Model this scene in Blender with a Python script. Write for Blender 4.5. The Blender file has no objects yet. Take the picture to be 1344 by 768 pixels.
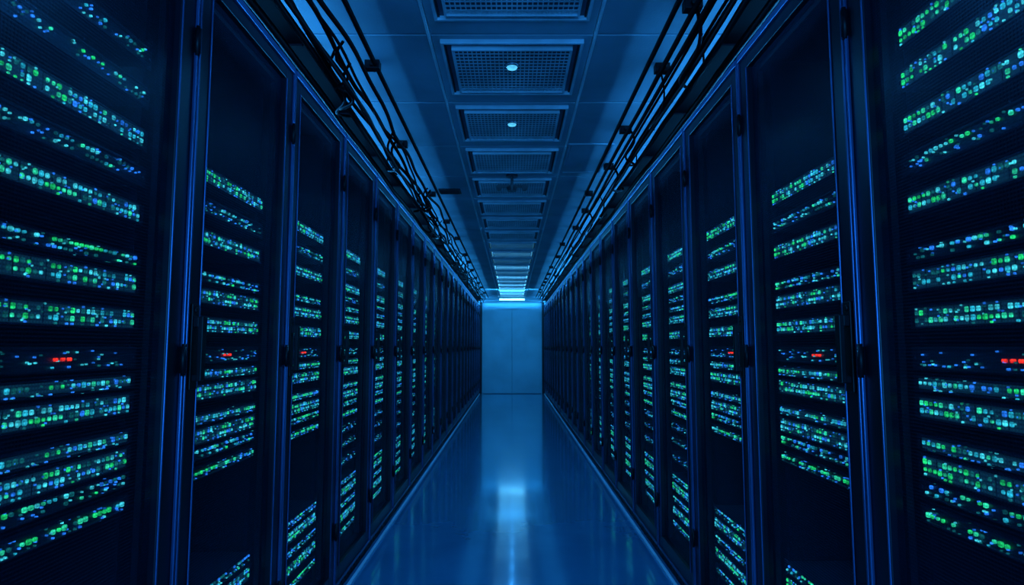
import bpy, math, random
from mathutils import Vector
random.seed(7)
scene = bpy.context.scene
C = scene.collection
scene.view_settings.view_transform = 'Standard'

CAM_H = 1.08
HW = 0.75            # half corridor width
RACK_H = 2.03
CEIL = 2.235
END = 14.32
PITCH = 0.64
NR = 21
START = {-1: 1.41 - PITCH, 1: 1.33 - PITCH}

# ------------------------------------------------------------------ materials
def mat_principled(name, col, rough=0.5, metal=0.0, spec=0.5, var=0.25, vscale=6.0, bump=0.0, bscale=60.0,
                   emit=None, estr=0.0, coat=0.0):
    m = bpy.data.materials.new(name); m.use_nodes = True
    nt = m.node_tree; b = nt.nodes['Principled BSDF']
    tc = nt.nodes.new('ShaderNodeTexCoord')
    nz = nt.nodes.new('ShaderNodeTexNoise'); nz.inputs['Scale'].default_value = vscale
    nz.inputs['Detail'].default_value = 4
    nt.links.new(tc.outputs['Object'], nz.inputs['Vector'])
    rp = nt.nodes.new('ShaderNodeValToRGB')
    c0 = [max(0, c*(1-var)) for c in col]; c1 = [c*(1+var) for c in col]
    rp.color_ramp.elements[0].position = .3; rp.color_ramp.elements[1].position = .7
    rp.color_ramp.elements[0].color = (*c0, 1); rp.color_ramp.elements[1].color = (*c1, 1)
    nt.links.new(nz.outputs['Fac'], rp.inputs['Fac'])
    nt.links.new(rp.outputs['Color'], b.inputs['Base Color'])
    b.inputs['Roughness'].default_value = rough
    b.inputs['Metallic'].default_value = metal
    b.inputs['Specular IOR Level'].default_value = spec
    b.inputs['Coat Weight'].default_value = coat
    if emit:
        b.inputs['Emission Color'].default_value = (*emit, 1)
        b.inputs['Emission Strength'].default_value = estr
    if bump > 0:
        n2 = nt.nodes.new('ShaderNodeTexNoise'); n2.inputs['Scale'].default_value = bscale
        nt.links.new(tc.outputs['Object'], n2.inputs['Vector'])
        bp = nt.nodes.new('ShaderNodeBump'); bp.inputs['Strength'].default_value = bump
        bp.inputs['Distance'].default_value = 0.01
        nt.links.new(n2.outputs['Fac'], bp.inputs['Height'])
        nt.links.new(bp.outputs['Normal'], b.inputs['Normal'])
    return m

def mat_emit(name, col, s, lo=.4, hi=1.5, scale=45):
    m = bpy.data.materials.new(name); m.use_nodes = True
    nt = m.node_tree; b = nt.nodes['Principled BSDF']
    b.inputs['Base Color'].default_value = (col[0]*.1, col[1]*.1, col[2]*.1, 1)
    b.inputs['Emission Color'].default_value = (*col, 1)
    tc = nt.nodes.new('ShaderNodeTexCoord')
    nz = nt.nodes.new('ShaderNodeTexNoise'); nz.inputs['Scale'].default_value = scale
    mr = nt.nodes.new('ShaderNodeMapRange')
    mr.inputs['From Min'].default_value = .35; mr.inputs['From Max'].default_value = .65
    mr.inputs['To Min'].default_value = s*lo; mr.inputs['To Max'].default_value = s*hi
    nt.links.new(tc.outputs['Object'], nz.inputs['Vector'])
    nt.links.new(nz.outputs['Fac'], mr.inputs['Value'])
    nt.links.new(mr.outputs['Result'], b.inputs['Emission Strength'])
    return m

M_FRAME = mat_principled('powder_coated_frame', (.005, .009, .018), rough=.34, metal=.2, spec=.34, bump=.05, bscale=400)
M_EDGE = mat_principled('frame_edge_highlight', (.050, .10, .23), rough=.3, metal=.55, var=.45, vscale=3)  # lighter blue on the lips paints in the frame's edge highlights
M_BODY = mat_principled('rack_body_steel', (.006, .009, .016), rough=.5, metal=.3)
M_RAIL = mat_principled('mounting_rail', (.012, .018, .03), rough=.4, metal=.6)
M_CHASSIS = mat_principled('server_chassis', (.045, .065, .090), rough=.4, metal=.3)
M_HANDLE = mat_principled('handle_plastic', (.003, .004, .006), rough=.45, spec=.25)
M_CABLE = mat_principled('cable_sheath', (.002, .003, .005), rough=.6, vscale=20, spec=.05)
M_TRAY = mat_principled('tray_steel', (.003, .004, .007), rough=.6, metal=.0, spec=.05)
M_TILE = mat_principled('ceiling_tile', (.32, .42, .50), rough=.6, var=.25, vscale=2.2, bump=.12, bscale=120)
M_TBAR = mat_principled('ceiling_grid', (.8, .86, .9), rough=.4, metal=.0, var=.1)
M_VENTF = mat_principled('vent_frame', (.55, .64, .72), rough=.4, metal=.0)
M_VENTD = mat_principled('vent_dark', (.006, .009, .014), rough=.6)
M_SENS = mat_principled('sensor_shell', (.03, .04, .05), rough=.4)
M_SLAT = mat_principled('vent_slat', (.48, .58, .66), rough=.4, metal=.0, var=.3, vscale=5)
M_WALL = mat_principled('painted_wall', (.30, .44, .52), rough=.6, var=.12, vscale=1.5)
M_DARKWALL = mat_principled('side_wall', (.05, .07, .1), rough=.8)
M_DOOR = mat_principled('painted_door', (.26, .42, .52), rough=.5, var=.14, vscale=2)
M_SEAM = mat_principled('door_seam_rubber', (.17, .28, .35), rough=.6)
M_TRIM = mat_principled('floor_trim_metal', (.75, .85, .95), rough=.35, metal=.1, var=.1)
M_CHROME = mat_principled('brushed_metal', (.2, .25, .3), rough=.4, metal=.7, var=.1)
M_BANK = mat_principled('port_bank_led_spill', (.02, .035, .05), rough=.4, emit=(.04, .36, .75), estr=.08)  # faint emission stands in for LED light spilling onto the bezel
L_GREEN = mat_emit('led_green', (.015, .85, .22), 1.15)
L_MINT = mat_emit('led_mint', (.03, .85, .45), 1.15)
L_TEAL = mat_emit('led_teal', (.02, .48, .68), 1.2)
L_BLUE = mat_emit('led_blue', (.02, .22, 1.0), 1.5)
L_DIM = mat_emit('led_dim', (.015, .32, .36), .45)
L_RED = mat_emit('led_red', (1, .03, .015), 1.9)
L_CYAN = mat_emit('led_cyan', (.06, .75, .90), 1.25)
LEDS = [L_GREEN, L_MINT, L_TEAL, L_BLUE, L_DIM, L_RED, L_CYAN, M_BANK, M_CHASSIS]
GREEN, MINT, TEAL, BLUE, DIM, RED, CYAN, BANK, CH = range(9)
M_LENS = mat_emit('lamp_lens', (.10, .62, 1.0), 1.0, .8, 1.2)

def mat_mesh_door():
    m = bpy.data.materials.new('perforated_tinted_sheet'); m.use_nodes = True
    nt = m.node_tree; nt.nodes.clear()
    o = nt.nodes.new('ShaderNodeOutputMaterial')
    tr = nt.nodes.new('ShaderNodeBsdfTransparent'); tr.inputs['Color'].default_value = (.93, .96, .98, 1)
    pr = nt.nodes.new('ShaderNodeBsdfPrincipled')
    pr.inputs['Base Color'].default_value = (.016, .030, .065, 1)
    pr.inputs['Roughness'].default_value = .32; pr.inputs['Metallic'].default_value = .3
    tc = nt.nodes.new('ShaderNodeTexCoord')
    vo = nt.nodes.new('ShaderNodeTexVoronoi'); vo.inputs['Scale'].default_value = 150
    vo.inputs['Randomness'].default_value = 0.0
    nt.links.new(tc.outputs['Object'], vo.inputs['Vector'])
    mr = nt.nodes.new('ShaderNodeMapRange')
    mr.inputs['From Min'].default_value = .42; mr.inputs['From Max'].default_value = .60
    mr.inputs['To Min'].default_value = .04; mr.inputs['To Max'].default_value = .45
    nt.links.new(vo.outputs['Distance'], mr.inputs['Value'])
    mx = nt.nodes.new('ShaderNodeMixShader')
    nt.links.new(mr.outputs['Result'], mx.inputs[0])
    nt.links.new(tr.outputs[0], mx.inputs[1]); nt.links.new(pr.outputs[0], mx.inputs[2])
    nt.links.new(mx.outputs[0], o.inputs[0])
    return m
M_SHEET = mat_mesh_door()

def mat_floor():
    m = bpy.data.materials.new('glossy_epoxy_floor'); m.use_nodes = True
    nt = m.node_tree; b = nt.nodes['Principled BSDF']
    tc = nt.nodes.new('ShaderNodeTexCoord')
    nz = nt.nodes.new('ShaderNodeTexNoise'); nz.inputs['Scale'].default_value = 2.2; nz.inputs['Detail'].default_value = 7
    nt.links.new(tc.outputs['Object'], nz.inputs['Vector'])
    rp = nt.nodes.new('ShaderNodeValToRGB')
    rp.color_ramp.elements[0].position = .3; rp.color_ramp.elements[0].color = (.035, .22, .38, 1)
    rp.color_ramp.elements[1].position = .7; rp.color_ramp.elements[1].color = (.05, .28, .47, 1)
    nt.links.new(nz.outputs['Fac'], rp.inputs['Fac']); nt.links.new(rp.outputs['Color'], b.inputs['Base Color'])
    mr = nt.nodes.new('ShaderNodeMapRange'); mr.inputs['To Min'].default_value = .10; mr.inputs['To Max'].default_value = .20
    nt.links.new(nz.outputs['Fac'], mr.inputs['Value'])
    nt.links.new(mr.outputs['Result'], b.inputs['Roughness'])
    bp = nt.nodes.new('ShaderNodeBump'); bp.inputs['Strength'].default_value = .09; bp.inputs['Distance'].default_value = .02
    nt.links.new(nz.outputs['Fac'], bp.inputs['Height']); nt.links.new(bp.outputs['Normal'], b.inputs['Normal'])
    b.inputs['Specular IOR Level'].default_value = 1.0
    b.inputs['Coat Weight'].default_value = .8; b.inputs['Coat Roughness'].default_value = .08
    return m
M_FLOOR = mat_floor()

# ------------------------------------------------------------------ mesh helpers
class MB:
    def __init__(s): s.v = []; s.f = []; s.m = []
    def box(s, x0, x1, y0, y1, z0, z1, mi=0):
        n = len(s.v)
        s.v += [(x0,y0,z0),(x1,y0,z0),(x1,y1,z0),(x0,y1,z0),(x0,y0,z1),(x1,y0,z1),(x1,y1,z1),(x0,y1,z1)]
        s.f += [(n,n+3,n+2,n+1),(n+4,n+5,n+6,n+7),(n,n+1,n+5,n+4),(n+1,n+2,n+6,n+5),(n+2,n+3,n+7,n+6),(n+3,n,n+4,n+7)]
        s.m += [mi]*6
    def cyl(s, c, r, h, axis='z', seg=24, mi=0, r2=None, sq=1.0):
        r2 = r if r2 is None else r2
        n = len(s.v)
        for k,(rr,hh) in enumerate(((r,0),(r2,h))):
            for i in range(seg):
                a = 2*math.pi*(i+.5)/seg; p, q = rr*math.cos(a), rr*math.sin(a)*sq
                if axis == 'z': s.v.append((c[0]+p, c[1]+q, c[2]+hh))
                elif axis == 'y': s.v.append((c[0]+p, c[1]+hh, c[2]+q))
                else: s.v.append((c[0]+hh, c[1]+p, c[2]+q))
        for i in range(seg):
            j = (i+1)%seg
            s.f.append((n+i, n+j, n+seg+j, n+seg+i)); s.m.append(mi)
        s.f.append(tuple(n+i for i in reversed(range(seg)))); s.m.append(mi)
        s.f.append(tuple(n+seg+i for i in range(seg))); s.m.append(mi)
    def led8(s, x, y, z, w, h, mi):
        """small window with clipped corners, facing -y"""
        n = len(s.v); a, b_ = w/2, h/2; c = min(a,b_)*.45
        o = [(-a+c,-b_),(a-c,-b_),(a,-b_+c),(a,b_-c),(a-c,b_),(-a+c,b_),(-a,b_-c),(-a,-b_+c)]
        for yy in (y, y+.004):
            for p,q in o: s.v.append((x+p, yy, z+q))
        s.f.append(tuple(n+i for i in range(8))); s.m.append(mi)
        for i in range(8):
            j = (i+1)%8; s.f.append((n+j, n+i, n+8+i, n+8+j)); s.m.append(mi)
        s.f.append(tuple(n+8+i for i in reversed(range(8)))); s.m.append(mi)
    def tube(s, pts, r, seg=7, mi=0):
        n0 = len(s.v); pts = [Vector(p) for p in pts]
        for i, p in enumerate(pts):
            t = (pts[min(i+1, len(pts)-1)] - pts[max(i-1, 0)]).normalized()
            up = Vector((0,0,1)) if abs(t.z) < .9 else Vector((1,0,0))
            a = t.cross(up).normalized(); b = a.cross(t)
            for k in range(seg):
                an = 2*math.pi*k/seg
                s.v.append(tuple(p + a*(r*math.cos(an)) + b*(r*math.sin(an))))
        for i in range(len(pts)-1):
            for k in range(seg):
                j = (k+1)%seg
                s.f.append((n0+i*seg+k, n0+i*seg+j, n0+(i+1)*seg+j, n0+(i+1)*seg+k)); s.m.append(mi)
        s.f.append(tuple(n0+k for k in range(seg))); s.m.append(mi)
        e = n0+(len(pts)-1)*seg
        s.f.append(tuple(e+k for k in reversed(range(seg)))); s.m.append(mi)
    def mesh(s, name, mats, smooth=False):
        me = bpy.data.meshes.new(name); me.from_pydata(s.v, [], s.f)
        for m in mats: me.materials.append(m)
        me.polygons.foreach_set('material_index', s.m)
        if smooth: me.polygons.foreach_set('use_smooth', [True]*len(me.polygons))
        me.update(); return me

def obj(name, me, parent=None, loc=(0,0,0), rotz=0, bevel=0, **props):
    o = bpy.data.objects.new(name, me); C.objects.link(o)
    o.location = loc; o.rotation_euler = (0,0,rotz)
    if parent: o.parent = parent
    if bevel:
        b = o.modifiers.new('bevel', 'BEVEL'); b.width = bevel; b.segments = 2
        b.limit_method = 'ANGLE'; b.harden_normals = False
    for k, v in props.items(): o[k] = v
    return o

# ------------------------------------------------------------------ room shell
YB = -2.6
def shell(name, x0,x1,y0,y1,z0,z1, m, **p):
    b = MB(); b.box(x0,x1,y0,y1,z0,z1); return obj(name, b.mesh(name,[m]), kind='structure', **p)
shell('floor', -1.9,1.9,YB,END+.12,-.1,0, M_FLOOR)
shell('wall_west', -2.0,-1.9,YB,END+.12,-.1,CEIL+.1, M_DARKWALL)
shell('wall_east', 1.9,2.0,YB,END+.12,-.1,CEIL+.1, M_DARKWALL)
shell('wall_north', -1.9,1.9,END,END+.12,0,CEIL+.0, M_WALL)
shell('wall_south', -1.9,1.9,YB-.12,YB,-.1,CEIL+.1, M_DARKWALL)
b = MB(); b.box(-1.9,1.9,YB,END+.12,CEIL+.008,CEIL+.1)
cols = [-1.9,-1.55,-.93,-.31,.31,.93,1.55,1.9]
y = 1.56 - PITCH*7
while y < END:
    for i in range(len(cols)-1):
        y1 = min(y+PITCH, END)
        if y1-y > .03:
            b.box(cols[i]+.008, cols[i+1]-.008, max(y+.007,YB), y1-.007, CEIL, CEIL+.009)
    y += PITCH
obj('ceiling', b.mesh('ceiling',[M_TILE]), kind='structure', bevel=.002)
n = 1
for x in (-.93,-.31,.31,.93):
    b = MB(); b.box(x-.006,x+.006,YB,END,CEIL-.005,CEIL+.008); b.box(x-.003,x+.003,YB,END,CEIL-.010,CEIL)
    obj('trim_%d'%n, b.mesh('ceiling_bar',[M_TBAR]), kind='structure'); n += 1
for s in (-1,1):
    b = MB(); xa, xb = sorted((s*(HW-.004), s*(HW-.018)))
    b.box(xa,xb,.6,END-.06,0,.012)
    obj('trim_%d'%n, b.mesh('floor_edge',[M_TRIM]), kind='structure', bevel=.002); n += 1
for i,(xa,xb) in enumerate(((-.66,-.005),(.005,.66))):
    b = MB(); b.box(xa,xb,END-.03,END,.012,1.94)
    d = obj('door_%d'%(i+1), b.mesh('door_leaf',[M_DOOR]), kind='structure', bevel=.004)
    b = MB(); hx = xb-.06 if i==0 else xa+.06
    b.cyl((hx,END-.06,1.0),.006,.03,'y',12); b.box(hx-.006,hx+.006,END-.068,END-.057,.95,1.05)
    obj('door_handle', b.mesh('door_handle',[M_DOOR]), parent=d)
b = MB(); b.box(-.0045,.0045,END-.028,END,.012,1.94)
obj('trim_%d'%n, b.mesh('door_seam',[M_SEAM]), kind='structure'); n += 1
for s in (-1,1):
    b = MB(); xa, xb = sorted((s*.69, s*.75)); b.box(xa,xb,END-.055,END,0,2.10)
    obj('trim_%d'%n, b.mesh('door_jamb',[M_BODY]), kind='structure', bevel=.003); n += 1
b = MB(); b.box(-.69,-.662,END-.032,END,0,1.98); b.box(.662,.69,END-.032,END,0,1.98); b.box(-.662,.662,END-.032,END,1.943,1.98)
obj('trim_%d'%n, b.mesh('door_frame',[M_DOOR]), kind='structure', bevel=.003); n += 1

# ------------------------------------------------------------------ rack prototypes
W = PITCH - .006
HZ = (.3, 1.05, 1.8)
def rack_meshes(side):
    """local: x width centred, front y=0, depth +y"""
    h = W/2; D = .95
    b = MB()
    t = .018
    b.box(-h,-h+t,.034,D,.06,RACK_H); b.box(h-t,h,.034,D,.06,RACK_H)
    b.box(-h+t,h-t,D-t,D,.06,RACK_H); b.box(-h+t,h-t,.034,D-t,RACK_H-t,RACK_H); b.box(-h+t,h-t,.034,D-t,.06,.06+t)
    b.box(-h+t,-h+.07,.034,.048,.078,RACK_H-t); b.box(h-.07,h-t,.034,.048,.078,RACK_H-t)
    b.box(-h+.07,h-.07,.034,.06,RACK_H-.075,RACK_H-t); b.box(-h+.07,h-.07,.034,.06,.078,.13)
    b.box(-.15,.15,.25,.45,RACK_H,RACK_H+.02)
    body = b.mesh('rack_body',[M_BODY])
    b = MB(); b.box(-h,h,.02,D-.03,0,.06)
    for i in range(9): b.box(-h+.08+i*.055,-h+.11+i*.055,.016,.02,.02,.04)
    plinth = b.mesh('rack_plinth',[M_BODY])
    st = .066; z0, z1 = .065, RACK_H
    b = MB()
    b.box(-h,-h+st,0,.03,z0,z1); b.box(h-st,h,0,.03,z0,z1)
    b.box(-h+st,h-st,0,.03,z1-.06,z1); b.box(-h+st,h-st,0,.03,z0,z0+.07)
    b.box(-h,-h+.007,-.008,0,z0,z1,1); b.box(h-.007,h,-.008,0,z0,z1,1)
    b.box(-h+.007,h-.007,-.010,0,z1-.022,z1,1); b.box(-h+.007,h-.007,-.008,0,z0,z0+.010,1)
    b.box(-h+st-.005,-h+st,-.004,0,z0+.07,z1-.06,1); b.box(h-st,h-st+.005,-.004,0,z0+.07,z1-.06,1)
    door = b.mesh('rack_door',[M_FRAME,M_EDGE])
    b = MB(); b.box(-h+st-.004,h-st+.004,.014,.016,z0+.066,z1-.056)
    sheet = b.mesh('door_sheet',[M_SHEET])
    sx = -1 if side < 0 else 1
    hx = sx*(h-.036)
    b = MB()
    b.box(hx-.015,hx+.015,-.008,0,.98,1.18)
    b.box(hx-.010,hx+.010,-.030,-.018,1.00,1.15)
    b.box(hx-.010,hx+.010,-.020,-.006,1.125,1.15); b.box(hx-.008,hx+.008,-.020,-.006,1.00,1.016)
    b.cyl((hx,-.011,1.165),.007,.005,'y',12)
    handle = b.mesh('door_handle',[M_HANDLE])
    b = MB(); b.cyl((-sx*(h-.006),-.008,-.03),.007,.06,'z',10); b.cyl((-sx*(h-.006),-.008,-.036),.005,.072,'z',10)
    hinge = b.mesh('door_hinge',[M_HANDLE], True)
    b = MB()
    for s in (-1,1):
        xa, xb = sorted((s*.222, s*.242))
        b.box(xa,xb,.062,.075,.08,RACK_H-.02); b.box(*sorted((s*.240,s*(h-t))),.072,.075,.08,RACK_H-.02)
    rail = b.mesh('mounting_rail',[M_RAIL])
    return dict(body=body, plinth=plinth, door=door, sheet=sheet, handle=handle, hinge=hinge, rail=rail)

protos = {s: rack_meshes(s) for s in (-1,1)}
def rack_pose(side, k):
    yc = START[side] + PITCH*(k+.5)
    return (side*HW, yc, 0), (math.pi/2 if side < 0 else -math.pi/2)

for side in (-1,1):
    P = protos[side]
    for k in range(NR):
        loc, rz = rack_pose(side, k)
        e = bpy.data.objects.new('server_rack', None); C.objects.link(e)
        e.empty_display_size = .1
        e.location = loc; e.rotation_euler = (0,0,rz)
        e['label'] = 'tall black steel server rack with perforated glass door and blinking lights'
        e['category'] = 'server rack'; e['group'] = 'server racks lining the aisle'
        obj('body', P['body'], e); obj('plinth', P['plinth'], e); obj('mounting_rail', P['rail'], e)
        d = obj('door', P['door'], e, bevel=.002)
        obj('door_panel', P['sheet'], d)
        obj('handle', P['handle'], d, bevel=.002 if k < 8 else 0)
        for z in HZ: obj('hinge', P['hinge'], d, (0,0,z))

# ------------------------------------------------------------------ server units
SW = .222
def add_chassis(b, ox, oy, oz, h, mi=0, far=False):
    hh = h/2
    b.box(ox-SW+.004,ox+SW-.004,oy+.012,oy+(.45 if not far else .2),oz-hh,oz+hh,mi)
    b.box(ox-SW,ox+SW,oy+.004,oy+.012,oz-hh,oz+hh,mi)
    if not far:
        b.box(ox-.24,ox-SW,oy+.006,oy+.010,oz-hh,oz+hh,mi); b.box(ox+SW,ox+.24,oy+.006,oy+.010,oz-hh,oz+hh,mi)
        b.box(ox-.219,ox+.219,oy-.001,oy+.004,oz+hh-.003,oz+hh-.0005,mi)
        b.box(ox-.219,ox+.219,oy-.001,oy+.004,oz-hh+.0005,oz-hh+.003,mi)
        for s in (-1,1):
            b.cyl((ox+s*.231,oy+.003,oz),.004,.004,'y',8,mi)

def pick(rng, bias):
    r = rng.random()
    if bias == 'g': return GREEN if r<.48 else MINT if r<.78 else DIM
    if bias == 't': return TEAL if r<.27 else MINT if r<.42 else CYAN if r<.68 else DIM if r<.86 else BLUE
    if bias == 'b': return BLUE if r<.42 else TEAL if r<.64 else CYAN if r<.80 else DIM
    return DIM
def add_leds(b, rng, ox, oy, oz, typ, far=False):
    y = oy-.0005
    def led(x, yy, z, w, h, mi):
        if far: b.box(x-w/2,x+w/2,yy,yy+.004,z-h/2,z+h/2,mi)
        else: b.led8(x,yy,z,w,h,mi)
    def row(z, p, w=.0080, h=.0096, biases='gttgbt', n=32, span=.436):
        step = span/n; i = 0
        while i < n:
            L = rng.randint(2,6); bias = rng.choice(biases)
            for j in range(i, min(n, i+L)):
                if rng.random() < p:
                    q = rng.uniform(.6,1.08)
                    led(ox-span/2+step*(j+.5), y, oz+z, w*q, h*q, pick(rng,bias))
            i += L
            if rng.random() < .35: i += 1
    if typ == 'dense2':
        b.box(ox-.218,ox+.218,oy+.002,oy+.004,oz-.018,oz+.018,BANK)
        for j in range(13): b.box(ox-.2145+j*.0357,ox-.2135+j*.0357,oy+.001,oy+.003,oz-.017,oz+.017,CH)
        row(.0085,.80); row(-.0065,.76)
        row(.0165,.3,.004,.0035,'bbt'); row(-.0160,.4,.005,.004,'bbtg')
    elif typ == 'dense1':
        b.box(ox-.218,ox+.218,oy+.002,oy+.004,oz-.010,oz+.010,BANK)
        row(.001,.88); row(-.011,.35,.004,.004,'bbt')
    elif typ == 'sparse':
        row(.006,.45,.006,.006,'gtb'); row(-.008,.35,.005,.005,'tbd')
    elif typ == 'med':
        row(.006,.70,.0075,.0075,'gtb'); row(-.007,.5,.006,.006,'gtbd')
    elif typ == 'green':
        row(0,.88,.0085,.009,'gggt'); row(-.010,.35,.004,.004,'b')
    elif typ == 'red':
        for j in range(3):
            led(ox+.0+j*.017, y, oz-.001, .0080, .006, RED)
        row(-.015,.25,.004,.004,'b')
    elif typ == 'quiet':
        row(-.008,.4,.005,.005,'btd')
    for _ in range(34):
        led(ox+rng.uniform(-.21,.21), y, oz+rng.uniform(-.014,.014), .003,.003, rng.choice((BLUE,BLUE,DIM,CYAN)))

UNITS = [(1.530,.044,'dense2'),(1.448,.044,'sparse'),(1.365,.044,'dense2'),(1.262,.030,'med'),(1.212,.044,'dense2'),
         (1.137,.044,'dense2'),(1.058,.044,'red'),(1.008,.030,'dense1'),(.962,.044,'dense2'),(.893,.030,'dense1'),
         (.850,.044,'dense2'),(.806,.030,'med'),(.757,.030,'green'),
         (.440,.030,'med'),(.395,.044,'dense2'),(.335,.030,'med'),(.280,.044,'dense2'),(.215,.030,'med')]
EXTRA = [(.690,.044,'quiet'),(.620,.030,'quiet'),(.540,.044,'quiet'),(1.310,.030,'sparse')]
NEAR = 7
ch_cache = {}
for h in (.030,.044):
    b = MB(); add_chassis(b,0,0,0,h); ch_cache[h] = b.mesh('server_chassis',[M_CHASSIS])
led_cache = {}
rng = random.Random(21)
for typ in ('dense2','dense1','sparse','med','green','red','quiet'):
    led_cache[typ] = []
    for _ in range(7):
        b = MB(); add_leds(b, rng, 0,0,0, typ); led_cache[typ].append(b.mesh('indicator_lights', LEDS))
LBL = {'dense2':'black rack server with two rows of green and cyan lights','dense1':'slim black rack server with one row of green lights',
       'sparse':'black rack server with a few dim lights','med':'slim black rack server with scattered lights','quiet':'black rack server with a few dim lights',
       'green':'slim black rack server with a row of green lights','red':'black rack server with red warning lights'}
FRONT = .050
for side in (-1,1):
    for k in range(NEAR):
        (lx,ly,_), rz = rack_pose(side,k)
        us = list(UNITS)
        if k == 0: us = [(1.715,.044,'sparse' if side<0 else 'dense2'),(1.625,.044,'sparse' if side<0 else 'dense2')] + us
        if k >= 3: us += EXTRA
        for (z,h,typ) in us:
            if typ == 'red' and k > 2: typ = 'quiet'
            o = obj('server_unit', ch_cache[h], None, (lx+side*FRONT, ly, z), rz,
                    label=LBL[typ], category='server', group='servers mounted in the racks')
            obj('indicator_lights', rng.choice(led_cache[typ]), o)
fb = MB()
MATS_FAR = LEDS
for side in (-1,1):
    for k in range(NEAR, NR):
        (lx,ly,_), rz = rack_pose(side,k)
        loc = MB()
        for (z,h,typ) in UNITS+EXTRA:
            if typ == 'red': typ = 'quiet'
            add_chassis(loc,0,FRONT,z,h,CH,True); add_leds(loc,rng,0,FRONT,z,typ,True)
        n0 = len(fb.v); c, s_ = math.cos(rz), math.sin(rz)
        fb.v += [(lx+c*x-s_*yy, ly+s_*x+c*yy, z) for (x,yy,z) in loc.v]
        fb.f += [tuple(i+n0 for i in f) for f in loc.f]; fb.m += loc.m
obj('server_units', fb.mesh('server_units',MATS_FAR), kind='stuff', category='server',
    label='black rack servers with green and blue lights along the aisle')

# ------------------------------------------------------------------ ceiling vents
def vent_meshes():
    hw, y0, y1 = .272, -.008, .475
    b = MB(); f = .012
    b.box(-hw,hw,y0,y0+f,-.018,0); b.box(-hw,hw,y1-f,y1,-.018,0)
    b.box(-hw,-hw+f,y0+f,y1-f,-.018,0); b.box(hw-f,hw,y0+f,y1-f,-.018,0)
    b.box(-hw+f,hw-f,y0+f,y0+f+.004,-.016,0,1); b.box(-hw+f,-hw+f+.008,y0+f+.004,y1-f,-.010,0,1); b.box(hw-f-.008,hw-f,y0+f+.004,y1-f,-.010,0,1)
    frame = b.mesh('vent_frame',[M_VENTF,M_VENTD])
    back = MB(); back.box(-hw+f,hw-f,y0+f,y1-f,-.003,0)
    b = MB(); nx, ny = 26, 14
    a, c = -hw+f+.036, hw-f-.036; d, e = y0+f+.036, y1-f-.040
    for i in range(ny+1):
        yy = d+(e-d)*i/ny; b.box(a,c,yy-.0052,yy+.0052,-.0225,-.022)
    for i in range(nx+1):
        xx = a+(c-a)*i/nx; b.box(xx-.0022,xx+.0022,d,e,-.022,-.0214)
    b.box(a-.008,a,d-.008,e+.008,-.026,-.003); b.box(c,c+.008,d-.008,e+.008,-.026,-.003)
    b.box(a,c,d-.008,d,-.026,-.003); b.box(a,c,e,e+.008,-.026,-.003)
    return frame, b.mesh('vent_grille',[M_SLAT]), back
vf, vg, vb = vent_meshes()
V0 = 1.60
VENTS = []
k = 0
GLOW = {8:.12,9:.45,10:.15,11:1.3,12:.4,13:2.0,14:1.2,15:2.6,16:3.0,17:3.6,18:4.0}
while V0+PITCH*k+.5 < END-.1:
    yy = V0+PITCH*k
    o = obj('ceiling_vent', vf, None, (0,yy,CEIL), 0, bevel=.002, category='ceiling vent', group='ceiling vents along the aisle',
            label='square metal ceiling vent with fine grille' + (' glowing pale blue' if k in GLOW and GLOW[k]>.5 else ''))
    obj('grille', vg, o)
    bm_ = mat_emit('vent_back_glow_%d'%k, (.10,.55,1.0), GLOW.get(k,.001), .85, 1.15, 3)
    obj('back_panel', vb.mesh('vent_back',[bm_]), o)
    VENTS.append(yy); k += 1

b = MB(); b.box(-.30,.30,-.022,0,-.024,.024)
o = obj('wall_light', b.mesh('light_housing',[M_VENTF]), None, (0,END,2.17), 0, bevel=.003, category='wall light',
        label='slim rectangular light glowing cyan above the end doors')
b = MB(); b.box(-.29,.29,-.027,-.022,-.018,.018)
obj('diffuser', b.mesh('light_diffuser',[mat_emit('end_light_glow',(.12,.62,1.0),11,.8,1.2,9)]), o)

def spot(name, yy, e, col=(.03,.34,1.0), z=CEIL-.045, size=2.7):
    L = bpy.data.lights.new(name,'SPOT'); L.energy = e; L.color = col; L.spot_size = size; L.spot_blend = .9; L.shadow_soft_size = .02
    o = bpy.data.objects.new(name, L); C.objects.link(o); o.location = (0,yy,z); return o
for i, yy in enumerate(VENTS):
    if i in (1,2):
        b = MB(); b.cyl((0,0,-.012),.024,.012,'z',28,0,.028)
        o = obj('downlight', b.mesh('downlight_rim',[M_CHROME],True), None, (0,yy+.155,CEIL-.023),0,
                category='ceiling light', label='small round recessed ceiling light glowing pale blue', group='small ceiling lights')
        b = MB(); b.cyl((0,0,-.018),.019,.007,'z',24,0,.022)
        obj('lens', b.mesh('downlight_lens',[M_LENS],True), o)
        spot('downlight_lamp', yy+.155, 18, z=CEIL-.065)
    elif i != 3:
        spot('aisle_fill', yy+.2, 15 if i < 10 else 6)  # added fill for floor and rack fronts, not a fixture in the vent

b = MB(); b.cyl((0,0,-.015),.04,.015,'z',24); b.cyl((0,0,-.075),.009,.06,'z',12)
b.box(-.10,.10,-.012,.012,-.088,-.072)
o = obj('ceiling_sensor', b.mesh('sensor_mount',[M_SENS],False), None, (0,VENTS[3]+.555,CEIL), 0, bevel=.001,
        category='sensor', label='dark ceiling sensor on a short stem with cross arm')
b = MB(); b.cyl((0,0,-.115),.03,.03,'z',20,0,.04); obj('sensor_head', b.mesh('sensor_head',[M_SENS]), o)
for s in (-1,1):
    b = MB(); b.cyl((s*.085,-.03,-.095),.020,.05,'y',18,0,.016); obj('side_head', b.mesh('side_head',[M_SENS]), o)

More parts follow.
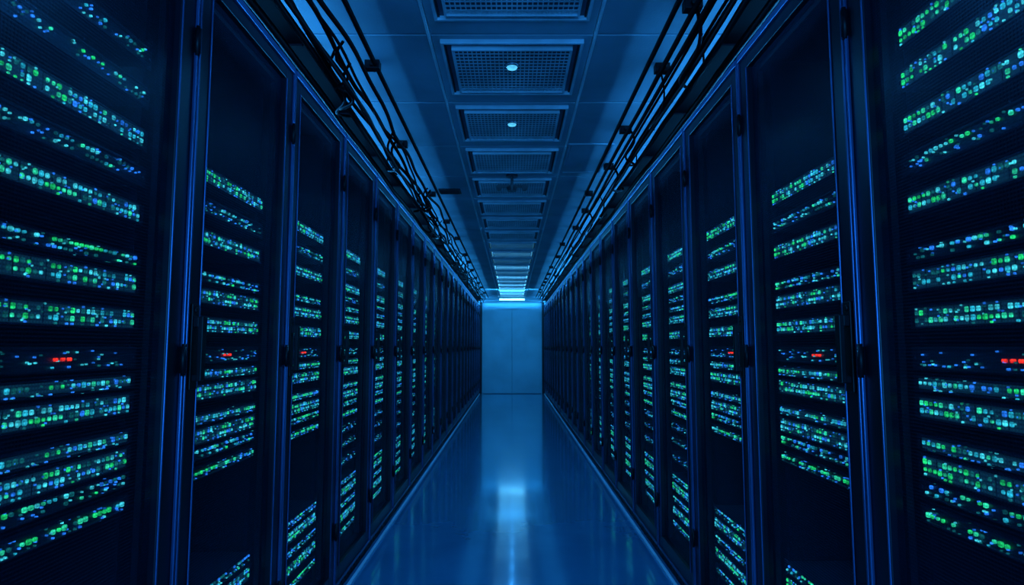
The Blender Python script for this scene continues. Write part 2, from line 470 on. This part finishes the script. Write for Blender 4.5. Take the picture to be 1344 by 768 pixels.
b = MB(); b.box(-.08,.08,-.06,.06,-.012,0)
for i in range(6): b.box(-.07,.07,-.05+i*.018,-.04+i*.018,-.016,-.012)
obj('small_ceiling_vent', b.mesh('small_vent',[M_VENTD]), None, (-.46,4.5,CEIL),0,bevel=.001,category='ceiling vent',label='small dark slotted ceiling vent')
b = MB(); a=.13; c=.29
b.box(-a,a,-c,-c+.012,-.008,0); b.box(-a,a,c-.012,c,-.008,0); b.box(-a,-a+.012,-c+.012,c-.012,-.008,0); b.box(a-.012,a,-c+.012,c-.012,-.008,0)
b.box(-a+.016,a-.016,-c+.016,c-.016,-.004,0)
obj('access_hatch', b.mesh('access_hatch',[M_TILE]), None, (.455,3.72,CEIL),0,bevel=.001,category='access hatch',label='rectangular ceiling access hatch with raised rim')

# ------------------------------------------------------------------ cable trays and cables
for side in (-1,1):
    b = MB()
    xa, xb = side*.735, side*.96
    zt = CEIL-.10
    for x in (xa,xb): b.box(x-.004,x+.004,.7,END-.02,zt,zt+.030)
    b.box(min(xa,xb)+.004,max(xa,xb)-.004,.7,END-.02,zt,zt+.003)
    y = .8
    while y < END-.4:
        b.box(min(xa,xb),max(xa,xb),y-.006,y+.006,zt-.006,zt); y += .64
    y = 1.0
    while y < END-.4:
        for x in (xa,xb): b.cyl((x,y,zt+.030),.004,CEIL-zt-.030,'z',8)
        y += 1.28
    obj('cable_tray', b.mesh('cable_tray',[M_TRAY]), None, category='cable tray',
        label='dark metal cable tray hung above the racks', group='cable trays')
cr = random.Random(5)
def cable(side, x, z, r, wig, sag, irregular=0):
    pts = []; y = .7; ph = cr.uniform(0,6); ph2 = cr.uniform(0,6); f1 = cr.uniform(1.2,2.6); f2 = cr.uniform(2.5,5)
    while y < END-.06:
        dx = wig*(math.sin(y*f1+ph)+.5*math.sin(y*f2+ph2)) + irregular*math.sin(y*f2*1.7+ph)*math.sin(y*f1)
        dz = sag*(abs(math.sin(y*math.pi/1.28+ph))-1)
        pts.append((side*x+dx, y, min(z+dz+wig*.3*math.sin(y*f2+ph), CEIL-.012))); y += .07
    b = MB(); b.tube(pts, r)
    obj('cable', b.mesh('cable',[M_CABLE],True), None, category='cable', group='cables running above the racks',
        label='black cable running along the ceiling above the racks')
for side in (-1,1):
    for i in range(7):
        cable(side, .765+.026*i, CEIL-.080+.010*(i%2), cr.choice((.009,.010,.011)), .0015, .0)
    for i in range(5):
        cable(side, .60+.027*i, CEIL-.045-.018*(i%2), cr.choice((.006,.009,.010)), .003 if side>0 else .009, .003 if side>0 else .03,
              .001 if side > 0 else .010)
    cable(side, .55, CEIL-.022, .010, .0006, 0)
    cable(side, .70, CEIL-.13, .011, .003 if side>0 else .010, .008, .003)
    cable(side, .66, CEIL-.13, .007, .004 if side>0 else .014, .015, .004)
    cable(side, .775, CEIL-.135, .014, .003, .004, .002)
    cable(side, .815, CEIL-.125, .014, .003, .004, .002)
for side in (-1,1):
    yy = 1.2
    while yy < END-1:
        for j in range(3 if side<0 else 1):
            x0 = side*cr.uniform(.58,.69); L = cr.uniform(.2,.55); d = cr.uniform(.04,.10)
            pts = []
            w1 = cr.uniform(5,12)
            for t in range(17):
                u = t/16
                pts.append((x0+side*(.09*u+.025*math.sin(u*w1)), yy+L*u, CEIL-.04-d*math.sin(math.pi*u)-.06*u))
            b = MB(); b.tube(pts, cr.choice((.004,.006,.007)))
            obj('drop_cable', b.mesh('drop_cable',[M_CABLE],True), None, category='cable', group='looping cables above the racks',
                label='short black cable looping down from the tray')
            yy += cr.uniform(.03,.16)
        b = MB(); b.box(-.03,.03,-.02,.02,-.035,.0); b.cyl((0,-.035,-.018),.012,.07,'y',12)
        obj('junction_box', b.mesh('junction_box',[M_HANDLE]), None, (side*cr.uniform(.56,.62),yy,CEIL-.002),0,bevel=.002,
            category='junction box', group='small ceiling junction boxes', label='small black cable connector box on the ceiling')
        yy += cr.uniform(.4,.9)

# ------------------------------------------------------------------ lights
def area(name, loc, rot, sx, sy, e, col):
    L = bpy.data.lights.new(name,'AREA'); L.shape='RECTANGLE'; L.size=sx; L.size_y=sy; L.energy=e; L.color=col
    o = bpy.data.objects.new(name,L); C.objects.link(o); o.location=loc; o.rotation_euler=rot; return o
area('rear_fill', (0,-1.6,1.3), (math.radians(90),0,0), 1.4,1.6, 75, (.03,.34,1.0))  # added fill behind the camera, brightens faces turned towards it
for side in (-1,1):
    area('ceiling_fill', (side*1.5, 4.2, RACK_H+.05), (0, math.radians(180-side*60),0), .08, 6.6, 200, (.03,.36,1.0))  # added fill, unseen above the racks, to brighten the ceiling
    area('ceiling_fill', (side*1.5, 10.8, RACK_H+.05), (0, math.radians(180-side*60),0), .08, 6.4, 380, (.03,.40,1.0))  # far half of the added ceiling fill, stronger
area('end_wall_fill', (0,END-2.0,CEIL-.05), (math.radians(58),0,0), 1.0,.15, 20, (.03,.42,1))  # added fill that evens out the end wall, no fixture behind it

w = bpy.data.worlds.new('world'); scene.world = w; w.use_nodes = True
w.node_tree.nodes['Background'].inputs[0].default_value = (.005,.02,.06,1); w.node_tree.nodes['Background'].inputs[1].default_value = .3

# ------------------------------------------------------------------ camera
cam = bpy.data.cameras.new('camera'); co = bpy.data.objects.new('camera', cam); C.objects.link(co)
cam.sensor_width = 36; cam.lens = 36*810/1344; cam.clip_start = .02
cam.dof.use_dof = True; cam.dof.focus_distance = 2.6; cam.dof.aperture_fstop = 13.0
co.location = (0,0,CAM_H)
co.rotation_euler = (math.radians(90)+math.atan(71/810), 0, 0)
scene.camera = co
